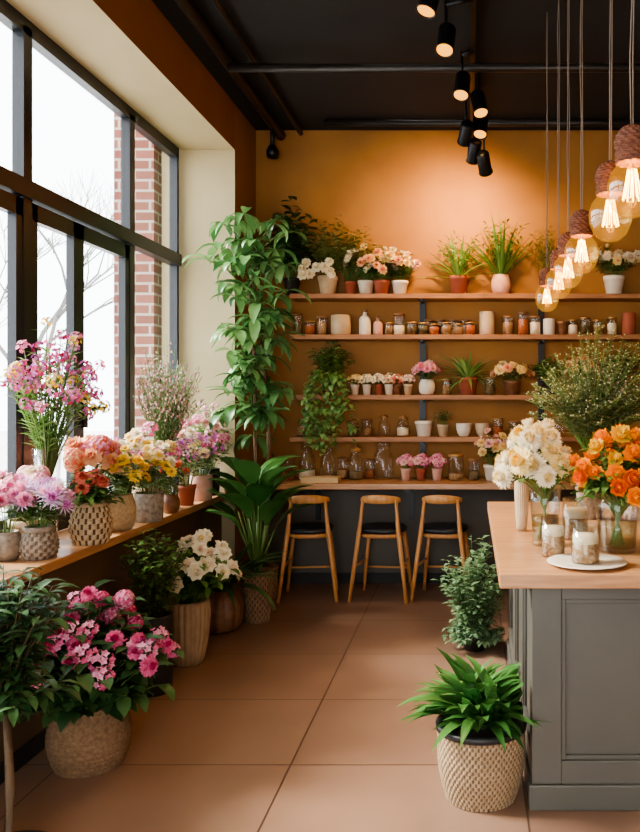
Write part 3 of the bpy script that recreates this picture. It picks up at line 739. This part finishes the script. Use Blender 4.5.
put_heads(e,tips,[head('cluster',p_magd,p_lilac),head('cluster',p_lilac,p_pink),head('cluster',p_mag,p_pink),head('cluster',p_magd,p_lilac),head('cluster',p_yel,p_cream),head('cluster',p_mag,p_lilac)],.032,R)
VL=(-2.1,5.5,SZ0+.001)
vase('glass_vase',VL,.06,.36,"clear glass vase behind the sill flower pots")
e=thing('airy_bouquet',(VL[0],VL[1],SZ0+.03),"tall airy sprays with tiny blush buds by the window","bouquet")
R=random.Random(52); mb=MB(); mf=MB()
for k in range(140):
    a=k*2.4; q=math.sqrt((k+.5)/140); end=Vector((.27*q*math.cos(a),.27*q*math.sin(a),1.14*(1-.2*q)*R.uniform(.7,1.02)))
    b=Vector((-.03*math.cos(a)*q,-.03*math.sin(a)*q,0)); c=Vector((.02*math.cos(a),.02*math.sin(a),.5))
    P=bez(b,c,end,6); tube(mb,P,.0018,4,0)
    for j in range(8):
        t=.5+.062*j; pt=b*(1-t)**2+c*2*t*(1-t)+end*t*t; off=Vector((R.uniform(-.03,.03),R.uniform(-.03,.03),R.uniform(0,.03)))
        tube(mb,[pt,pt+off],.0009,3,0); leaf(mb,pt,off+Vector((0,0,.02)),.04,.014,.3,2,2)
        if j>2: ball(mf,pt+off,.0065,R.choice([0,1,1]),5,4,1.3)
mb.clamp(0,-.13,False); mf.clamp(0,-.13,False); foliage(e,mb,[g_stem,g_light,g_spray],'stems'); f=mf.obj('buds',[p_pink,p_blush],e); f['kind']='stuff'

# ============================================================ SHELF ITEMS
PY=6.77
def sx(px,Y=PY): return (px-470)*Y/800
def wallclamp(Y): return [(1,D-.01-Y,True)]
G="potted plants on the top shelf"
z=SZ[0]
def spikypot(name,px,z,label,style,r,h,pm,n,L,W,e0,e1,bend,gm,seed,group,Y=PY,belly=.3,sprigs=0):
    R=random.Random(seed); e=thing(name,(sx(px,Y),Y,z),label,"potted plant",group); pot(e,style,r,h,pm)
    mb=MB(); rosette(mb,R,n,L,W,e0,e1,bend,h*.85,6,0,belly,.015)
    if sprigs: grow(mb,R,sprigs,L*1.05,L*.5,10,.06,.018,.35,.35,.6,h*.85,.002,3,.02,smat=0,lmat=0,up=.5,lo=.6)
    mb.clamp(1,D-.01-Y,True); foliage(e,mb,[gm]); return e
WC=wallclamp(PY)
flowerpot('potted_plant',(sx(292),PY,z),"dark green leafy plant at the end of the top shelf",'taper',.07,.14,m_darkpot,None,0,36,.75,.22,g_dark,14,.11,.05,seed=60,group=G,cat='potted plant',clamp=WC,dome=.5,lo=.5)
e=flowerpot('potted_roses',(sx(328),PY,z),"white roses among bushy green stems in a cream pot",'taper',.085,.16,m_cream,None,0,44,.54,.3,g_olive,13,.06,.025,seed=61,group=G,clamp=WC,lo=.6)
R=random.Random(62); put_heads(e,[(Vector((R.uniform(-.22,.06),-.12+R.uniform(-.05,.02),.14+R.uniform(0,.12))),Vector((0,-1,.6))) for k in range(9)],[head('rose',p_cream,p_white)],.048,R)
for (px,sd,w) in ((366,63,.19),(382,98,.15),(400,64,.15)):
    flowerpot('potted_roses',(sx(px),PY-.02*(sd==98),z),"cream and peach roses filling a small white pot",'taper',.07,.12,[m_white,m_terra][sd==98],[head('rose',p_cream,p_white),head('rose',p_peach,p_blush),head('rose',p_yel,p_cream),head('rose',p_salm,p_peach)],.043,24,.3,w,g_mid,8,.06,.03,seed=sd,group=G,clamp=WC,lo=.45)
flowerpot('potted_plant',(sx(350),PY+.03,z),"feathery olive foliage rising behind the roses",'taper',.05,.12,m_terra,None,0,44,.54,.32,g_olive,14,.055,.024,seed=65,group=G,cat='potted plant',clamp=wallclamp(PY+.03),lo=.6)
spikypot('potted_plant',459,z,"wispy spiky green plant in a terracotta pot on the shelf",'taper',.085,.16,m_terra,26,.42,.03,85,15,.5,g_light,66,G,sprigs=22)
spikypot('potted_plant',501,z,"upright wispy leaves in a blush patterned pot",'round',.085,.17,m_pink,26,.52,.028,88,35,.35,g_mid,67,G,sprigs=22)
flowerpot('potted_plant',(sx(546),PY,z),"thin-leaved upright plant in a small dark pot",'taper',.06,.12,m_darkpot,None,0,26,.5,.18,g_olive,12,.06,.014,seed=68,group=G,cat='potted plant',clamp=WC)
flowerpot('potted_roses',(sx(614),PY,z),"blush roses spilling from a white pot on the shelf",'taper',.09,.16,m_white,[head('rose',p_blush,p_white),head('rose',p_peach,p_cream)],.05,28,.28,.22,g_mid,8,.06,.03,seed=69,group=G,clamp=WC,lo=.6)
z=SZ[1]; G="jars on the second shelf"
def jar(px,z,r,h,content,fill=.6,lid=None,neck=False,Y=PY,group=None,label=None,name='glass_jar'):
    nm={m_seeds:'dried seeds',m_amber:'amber dried petals',m_dkherb:'dark dried herbs',m_wax:'cream wax',None:'nothing inside'}[content]
    e=thing(name,(sx(px,Y),Y,z),label or ("clear glass jar holding %s on the shelf"%nm if content else "empty clear glass jar standing on the shelf"),"jar",group or G)
    glassjar(e,r,h,content,fill,lid,neck); return e
def crock(px,z,style,r,h,mat,label,name='ceramic_pot',group=None,Y=PY):
    e=thing(name,(sx(px,Y),Y,z),label,"pot",group or G); pot(e,style,r,h,mat,soil=False,name='pot_body'); return e
def bottle(px,z,r,h,mat,label,group=None,Y=PY):
    e=thing('bottle',(sx(px,Y),Y,z),label,"bottle",group or G)
    mb=MB(); lathe(mb,[(.001,0),(.95*r,0),(r,.03*h),(r,.6*h),(.85*r,.7*h),(.35*r,.78*h),(.32*r,.9*h)],24); mb.obj('bottle_body',[mat],e)
    mb=MB(); lathe(mb,[(.001,.89*h),(.4*r,.89*h),(.42*r,h),(.001,h)],16); mb.obj('cap',[m_lid],e)
jar(298,z,.04,.17,m_dkherb,.7,m_lid); jar(310,z,.042,.11,m_amber,.8,m_brass); jar(322,z,.045,.15,m_seeds,.8,m_lid)
crock(341,z,'cyl',.085,.17,m_cream,"wide cream ceramic pot on the jar shelf")
bottle(365,z,.05,.22,m_white,"white ceramic bottle with wooden cap"); bottle(378,z,.04,.16,m_pink,"small blush ceramic bottle")
jar(389,z,.035,.1,m_seeds,.8,m_brass)
jar(399,z,.05,.17,m_wax,.5,m_lid)
R=random.Random(70)
for px in (412,423,434,446,458,470):
    e=jar(px,z,.045,.085+.02*R.random(),R.choice([m_amber,m_dkherb,m_seeds]),.85,m_brass,group="short spice jars on the second shelf")
    jar(px-5,z,.04,.13,R.choice([m_amber,m_wax,m_seeds]),.8,m_lid,Y=PY+.085,group="spice jars at the back of the second shelf") if px>424 else None
crock(487,z,'cyl',.065,.2,m_cream,"tall cream patterned ceramic canister")
for i,px in enumerate((508,523,535)): jar(px,z,.047,.15+.03*(i%2),[m_seeds,m_amber,m_wax][i],.75,m_lid)
crock(549,z,'cyl',.05,.14,m_white,"white ceramic tumbler on the jar shelf"); crock(562,z,'taper',.045,.12,m_brown,"small brown stoneware cup")
for i,px in enumerate((573,585,598,612)): jar(px,z,.042,.12+.02*(i%2),[m_wax,m_dkherb,m_seeds,m_wax][i],.75,m_brass)
crock(629,z,'cyl',.058,.19,m_terra,"reddish clay canister on the jar shelf"); crock(655,z,'cyl',.06,.15,m_white,"white ceramic canister on the jar shelf")
z=SZ[2]; G="small pots on the third shelf"
e=flowerpot('trailing_plant',(sx(331),6.74,z),"trailing small-leaved ivy spilling over the shelf edge",'taper',.075,.13,m_brown,None,0,36,.38,.19,g_light,12,.06,.038,seed=71,cat='potted plant',group=G,clamp=wallclamp(6.74),lo=.6)
R=random.Random(72); mb=MB()
for k in range(30):
    x=R.uniform(-.19,.19); y=-.17-R.uniform(0,.06); Lh=R.uniform(.08,.55)*(1-abs(x)*2.6)
    P=[Vector((x*.3,-.03,.14)),Vector((x*.8,y,.16+R.uniform(-.03,.06))),Vector((x,y-.02,R.uniform(-.12,.0))),Vector((x+R.uniform(-.05,.05),y-.02,-.08-Lh*.5)),Vector((x+R.uniform(-.06,.06),y,-Lh-.1))]
    tube(mb,P,.002,4,0)
    for s in range(4):
        for j in range(5):
            pt=P[s].lerp(P[s+1],R.random()); a=R.uniform(0,6.28); leaf(mb,pt,Vector((math.cos(a),-abs(math.sin(a)),R.uniform(-.5,.6))),R.uniform(.045,.07),.042,1.0,3,1,.2,.4)
mb.obj('trailing_vines',[g_stem,g_light],e)
for i,(px,pc) in enumerate(((355,None),(367,p_white),(379,p_white),(389,p_peach),(397,p_salm),(408,p_blush))):
    flowerpot('small_flower_pot',(sx(px),PY,z),"tiny flowers in a small pot on the shelf",'taper',.038,.09,[m_white,m_white,m_terra,m_white,m_brown,m_cream][i],[head('cluster',pc or p_cream,p_white)],.035,7,.08,.045,g_mid,5,.035,.02,seed=73+i,group=G,clamp=WC)
flowerpot('potted_roses',(sx(427),PY,z),"pink roses in a round white pot on the shelf",'round',.07,.13,m_white,[head('rose',p_pink,p_blush),head('rose',p_salm,p_pink)],.045,18,.16,.1,g_mid,4,.05,.025,seed=80,group=G,clamp=WC)
jar(447,z,.04,.12,m_seeds,.7,m_lid)
spikypot('potted_plant',468,z,"spreading spiky plant in a terracotta pot on the shelf",'taper',.085,.15,m_terra,44,.34,.032,80,5,.9,g_light,81,G)
jar(490,z,.045,.14,m_dkherb,.7,m_brass)
flowerpot('potted_roses',(sx(512),PY,z),"peach and white blooms in a brown pot on the shelf",'taper',.075,.12,m_brown,[head('rose',p_peach,p_cream),head('rose',p_salm,p_peach)],.04,22,.18,.17,g_mid,6,.05,.025,seed=82,group=G,clamp=WC,lo=.6)
flowerpot('potted_plant',(sx(549),PY,z),"bright green leafy plant in a dark pot on the shelf",'taper',.06,.1,m_darkpot,None,0,24,.24,.18,g_light,9,.07,.035,seed=83,cat='potted plant',group=G,clamp=WC)
flowerpot('potted_roses',(sx(583),PY,z),"salmon blooms in a white pot on the shelf",'taper',.07,.12,m_white,[head('rose',p_salm,p_peach),head('rose',p_peach,p_cream)],.045,20,.2,.16,g_mid,7,.05,.025,seed=84,group=G,clamp=WC,lo=.6)
flowerpot('potted_plant',(sx(622),PY,z),"feathery green plant in a cream pot on the shelf",'taper',.07,.12,m_cream,None,0,24,.3,.2,g_mid,9,.07,.03,seed=85,cat='potted plant',group=G,clamp=WC)
z=SZ[3]; G="jars and pots on the lowest shelf"
jar(303,z,.05,.14,m_seeds,.7,m_lid); jar(318,z,.045,.12,m_dkherb,.7,m_brass)
jar(353,z,.05,.12,m_dkherb,.7,m_brass)
jar(367,z,.045,.13,m_seeds,.6,m_lid); jar(384,z,.05,.16,None,0,m_brass,True); jar(403,z,.055,.15,m_wax,.5,m_brass,True)
crock(424,z,'taper',.078,.13,m_white,"empty white ceramic flower pot")
flowerpot('potted_plant',(sx(443),PY,z),"small green sprig plant in a cream pot",'taper',.05,.1,m_cream,None,0,14,.16,.09,g_mid,6,.04,.02,seed=90,cat='potted plant',group=G,clamp=WC)
crock(464,z,'bowl',.068,.11,m_white,"empty white ceramic bowl pot"); crock(482,z,'bowl',.058,.11,m_cream,"empty cream ceramic bowl pot")
jar(498,z,.045,.14,m_amber,.6,m_brass); jar(514,z,.045,.12,m_seeds,.6,m_lid); crock(532,z,'taper',.06,.12,m_brown,"empty brown stoneware flower pot")
jar(560,z,.05,.15,None,0,m_brass,True); crock(590,z,'taper',.07,.12,m_white,"empty white ceramic flower pot")
z=.911; BY=6.62; G="glass jars on the bar counter"
jar(268,z,.06,.2,m_dkherb,.4,m_brass,True,Y=BY); jar(287,z,.06,.18,m_amber,.35,m_lid,Y=BY)
for px,r,h in ((307,.07,.26),(328,.065,.24),(356,.06,.24),(383,.088,.28)): jar(px,z,r,h,[m_wax,m_dkherb][px==356] if px in(307,356) else None,.3,m_glass if px!=356 else m_brass,True,Y=BY+.05)
jar(343,z,.05,.16,m_seeds,.5,m_lid,Y=BY+.12); jar(370,z,.045,.15,m_amber,.5,m_lid,Y=BY+.14)
G="pink flower pots on the bar counter"
for i,px in enumerate((406,421,437)):
    flowerpot('small_flower_pot',(sx(px,BY),BY,z),"bright pink flowers in a small pot on the bar counter",'taper',.045,.1,[m_pink,m_terra,m_pink][i],[head('cluster',p_mag,p_pink),head('rose',p_pink,p_blush)],.036,11,.11,.06,g_mid,5,.04,.02,seed=95+i,group=G)
G="glass jars on the bar counter"
jar(456,z,.065,.2,m_seeds,.3,m_brass,Y=BY); jar(474,z,.045,.16,m_dkherb,.5,m_lid,Y=BY)
flowerpot('potted_flowers',(sx(492,BY),BY,z),"peach and pink blooms in a white pot on the bar",'taper',.07,.13,m_white,[head('rose',p_peach,p_cream),head('rose',p_pink,p_blush)],.04,22,.3,.14,g_mid,8,.06,.03,seed=99,lo=.6)
jar(522,z,.06,.18,m_amber,.4,m_brass,True,Y=BY)
mb=MB(); box(mb,-.15,.15,-.07,.07,0,.045); tag(mb.obj('kraft_box',[m_paper],smooth=False,loc=(sx(321,6.47),6.47,z),bevel=.003),"flat kraft cardboard box lying on the bar counter","box")

# ============================================================ COUNTERTOP ITEMS
CT=.941
def bouquet(name,loc,label,n,H,spread,heads,hs,gm,nl,L,W,seed,hn=None,base=.25,cx=0,dome=.35,start=.35,tilt=.5,lo=.85,collar=0):
    R=random.Random(seed); e=thing(name,loc,label,"bouquet")
    mb=MB(); tips=[]
    for k in range(n):
        a=k*2.4+R.uniform(-.2,.2); q=math.sqrt((k+.5)/n)
        end=Vector((cx+spread*q*math.cos(a),spread*q*math.sin(a),H*(1-dome*q*q)*R.uniform(lo,1.02)))
        b=Vector((-.035*math.cos(a)*q,-.035*math.sin(a)*q,.0)); c=Vector((.035*q*math.cos(a),.035*q*math.sin(a),max(base*1.25,H*.55)))
        P=bez(b,c,end,7); tube(mb,P,.0035,5,0)
        for j in range(nl):
            t=start+(1-start)*(j+.5)/nl; pt=b*(1-t)**2+c*2*t*(1-t)+end*t*t
            if pt.z<base: continue
            aa=j*2.4+k; leaf(mb,pt,Vector((math.cos(aa),math.sin(aa),.5)),L*R.uniform(.7,1.2),W,.8,3,1)
        tips.append((end,(P[-1]-P[-2]).normalized()))
    for k in range(collar):
        a=k*2.4; leaf(mb,Vector((.05*math.cos(a),.05*math.sin(a),base+R.uniform(0,.08))),Vector((math.cos(a),math.sin(a),R.uniform(.2,1.2))),L*R.uniform(1.3,2),W*1.2,1.0,4,1)
    foliage(e,mb,[g_stem,gm],'stems'); put_heads(e,tips[:hn] if hn else tips,heads,hs,R,tilt=tilt); return e
vl=(.335,3.57,CT); vase('glass_vase',vl,.068,.26,"clear glass vase with cut stems on the countertop",1.1)
bouquet('chrysanthemum_bouquet',(.335,3.57,CT+.025),"cream and white chrysanthemums arranged in a glass vase",32,.52,.185,[head('mum',p_yel,p_cream),head('mum',p_cream,p_white),head('mum',p_cream,p_cream),head('mum',p_cream,p_white)],.06,g_mid,7,.08,.03,101,base=.26,cx=-.04,hn=28,dome=.5,collar=30)
e=thing('ceramic_vase',(.255,3.95,CT),"slender ribbed beige ceramic vase beside the bouquet","vase"); pot(e,'ribbed',.034,.26,m_cream,soil=False,name='vase_body')
e=thing('ceramic_vase',(.66,4.35,CT),"tall grey ceramic vase holding airy green sprays","vase"); pot(e,'urn',.09,.3,m_greypot,soil=False,name='vase_body')
e=thing('airy_bouquet',(.66,4.35,CT+.27),"large airy olive green filler sprays with tiny pale buds","bouquet")
R=random.Random(102); mb=MB(); mf=MB()
for k in range(250):
    a=k*2.4; q=math.sqrt((k+.5)/250); end=Vector((.06+.44*q*math.cos(a),.3*q*math.sin(a),.8*(1-.52*q*q)*R.uniform(.55,1.04)))
    b=Vector((0,0,0)); c=Vector((.1*q*math.cos(a),.1*q*math.sin(a),.3)); P=bez(b,c,end,5); tube(mb,P,.0018,4,0)
    for j in range(16):
        t=.35+.041*j; pt=b*(1-t)**2+c*2*t*(1-t)+end*t*t; aa=j*2.4+k
        leaf(mb,pt,Vector((math.cos(aa),math.sin(aa),.6)),.05,.02,.4,2,1)
        if j>9 and j%2: ball(mf,pt+Vector((R.uniform(-.02,.02),R.uniform(-.02,.02),R.uniform(0,.025))),.004,0,5,4)
foliage(e,mb,[g_stem,g_spray],'stems'); f=mf.obj('buds',[p_bud],e); f['kind']='stuff'
vl=(.63,3.42,CT); vase('glass_vase',vl,.095,.25,"wide clear glass vase with green stems on the countertop",1.08)
bouquet('ranunculus_bouquet',(.63,3.42,CT+.025),"orange ranunculus bouquet with leafy greens in glass vase",50,.5,.225,[head('ranunculus',p_ord,p_or),head('ranunculus',p_or,p_or),head('ranunculus',p_or,p_yel),head('ranunculus',p_ord,p_ord),head('ranunculus',p_ord,p_or)],.047,g_mid,13,.09,.032,103,base=.22,dome=.5,hn=38,start=.3,collar=60,lo=.7)
bouquet('mixed_bouquet',(.95,3.75,CT+.2),"cream and orange flowers with greens at the counter edge",20,.36,.2,[head('mum',p_cream,p_white),head('ranunculus',p_ord,p_or)],.055,g_mid,8,.08,.03,104,base=.05)
e=thing('ceramic_vase',(.95,3.75,CT),"wide cream ceramic vase holding mixed flowers","vase"); pot(e,'cyl',.09,.22,m_cream,soil=False,name='vase_body')
def candle(x,y,r,h,label,c2=m_seeds,zz=CT):
    e=thing('candle_jar',(x,y,zz),label,"candle")
    mb=MB(); lathe(mb,[(.001,.002),(.94*r,.002),(r,.01),(r,h),(r*.96,h),(r*.95,.02)],32); mb.obj('jar_body',[m_glass],e)
    mb=MB(); lathe(mb,[(.001,.006),(r*.93,.006),(r*.93,h*.52),(.001,h*.52)],28); mb.obj('filling',[c2],e)
    mb=MB(); lathe(mb,[(.001,h*.525),(r*.92,h*.525),(r*.92,h*.74),(.001,h*.75)],28); mb.obj('wax',[m_wax],e)
candle(.345,3.32,.05,.165,"glass candle jar with cream wax beside the vase")
candle(.49,3.72,.06,.19,"clear glass jar candle behind the plate")
mb=MB(); lathe(mb,[(.001,.003),(.09,.0),(.1,.002),(.155,.012),(.158,.014),(.155,.016),(.1,.007),(.001,.007)],48)
tag(mb.obj('plate',[m_white],loc=(.46,3.15,CT)),"round white ceramic plate under a candle jar","plate")
candle(.455,3.15,.056,.15,"glass jar filled with seeds standing on a plate",m_seeds,CT+.008)

# ============================================================ LIGHT + CAMERA
w=bpy.data.worlds.new('world'); sc.world=w; w.use_nodes=True; nt=w.node_tree; nt.nodes.clear()
o=nt.nodes.new('ShaderNodeOutputWorld'); b=nt.nodes.new('ShaderNodeBackground'); b.inputs[0].default_value=(.92,.96,1,1); b.inputs[1].default_value=8.2
nt.links.new(b.outputs[0],o.inputs[0])
L=bpy.data.lights.new('sun','SUN'); L.energy=14; L.angle=math.radians(16); L.color=(1,.97,.92)
o=bpy.data.objects.new('sun',L); col.objects.link(o); o.rotation_mode='QUATERNION'; o.rotation_quaternion=(-Vector((1,-.12,-.8))).to_track_quat('Z','Y')
cam=bpy.data.cameras.new('camera'); cam.sensor_fit='HORIZONTAL'; cam.sensor_width=36; cam.lens=45; cam.shift_x=-150/640; cam.shift_y=-19/640; cam.clip_start=.05
co=bpy.data.objects.new('camera',cam); col.objects.link(co); co.location=(0,0,1.6); co.rotation_euler=(pi/2,0,0); sc.camera=co
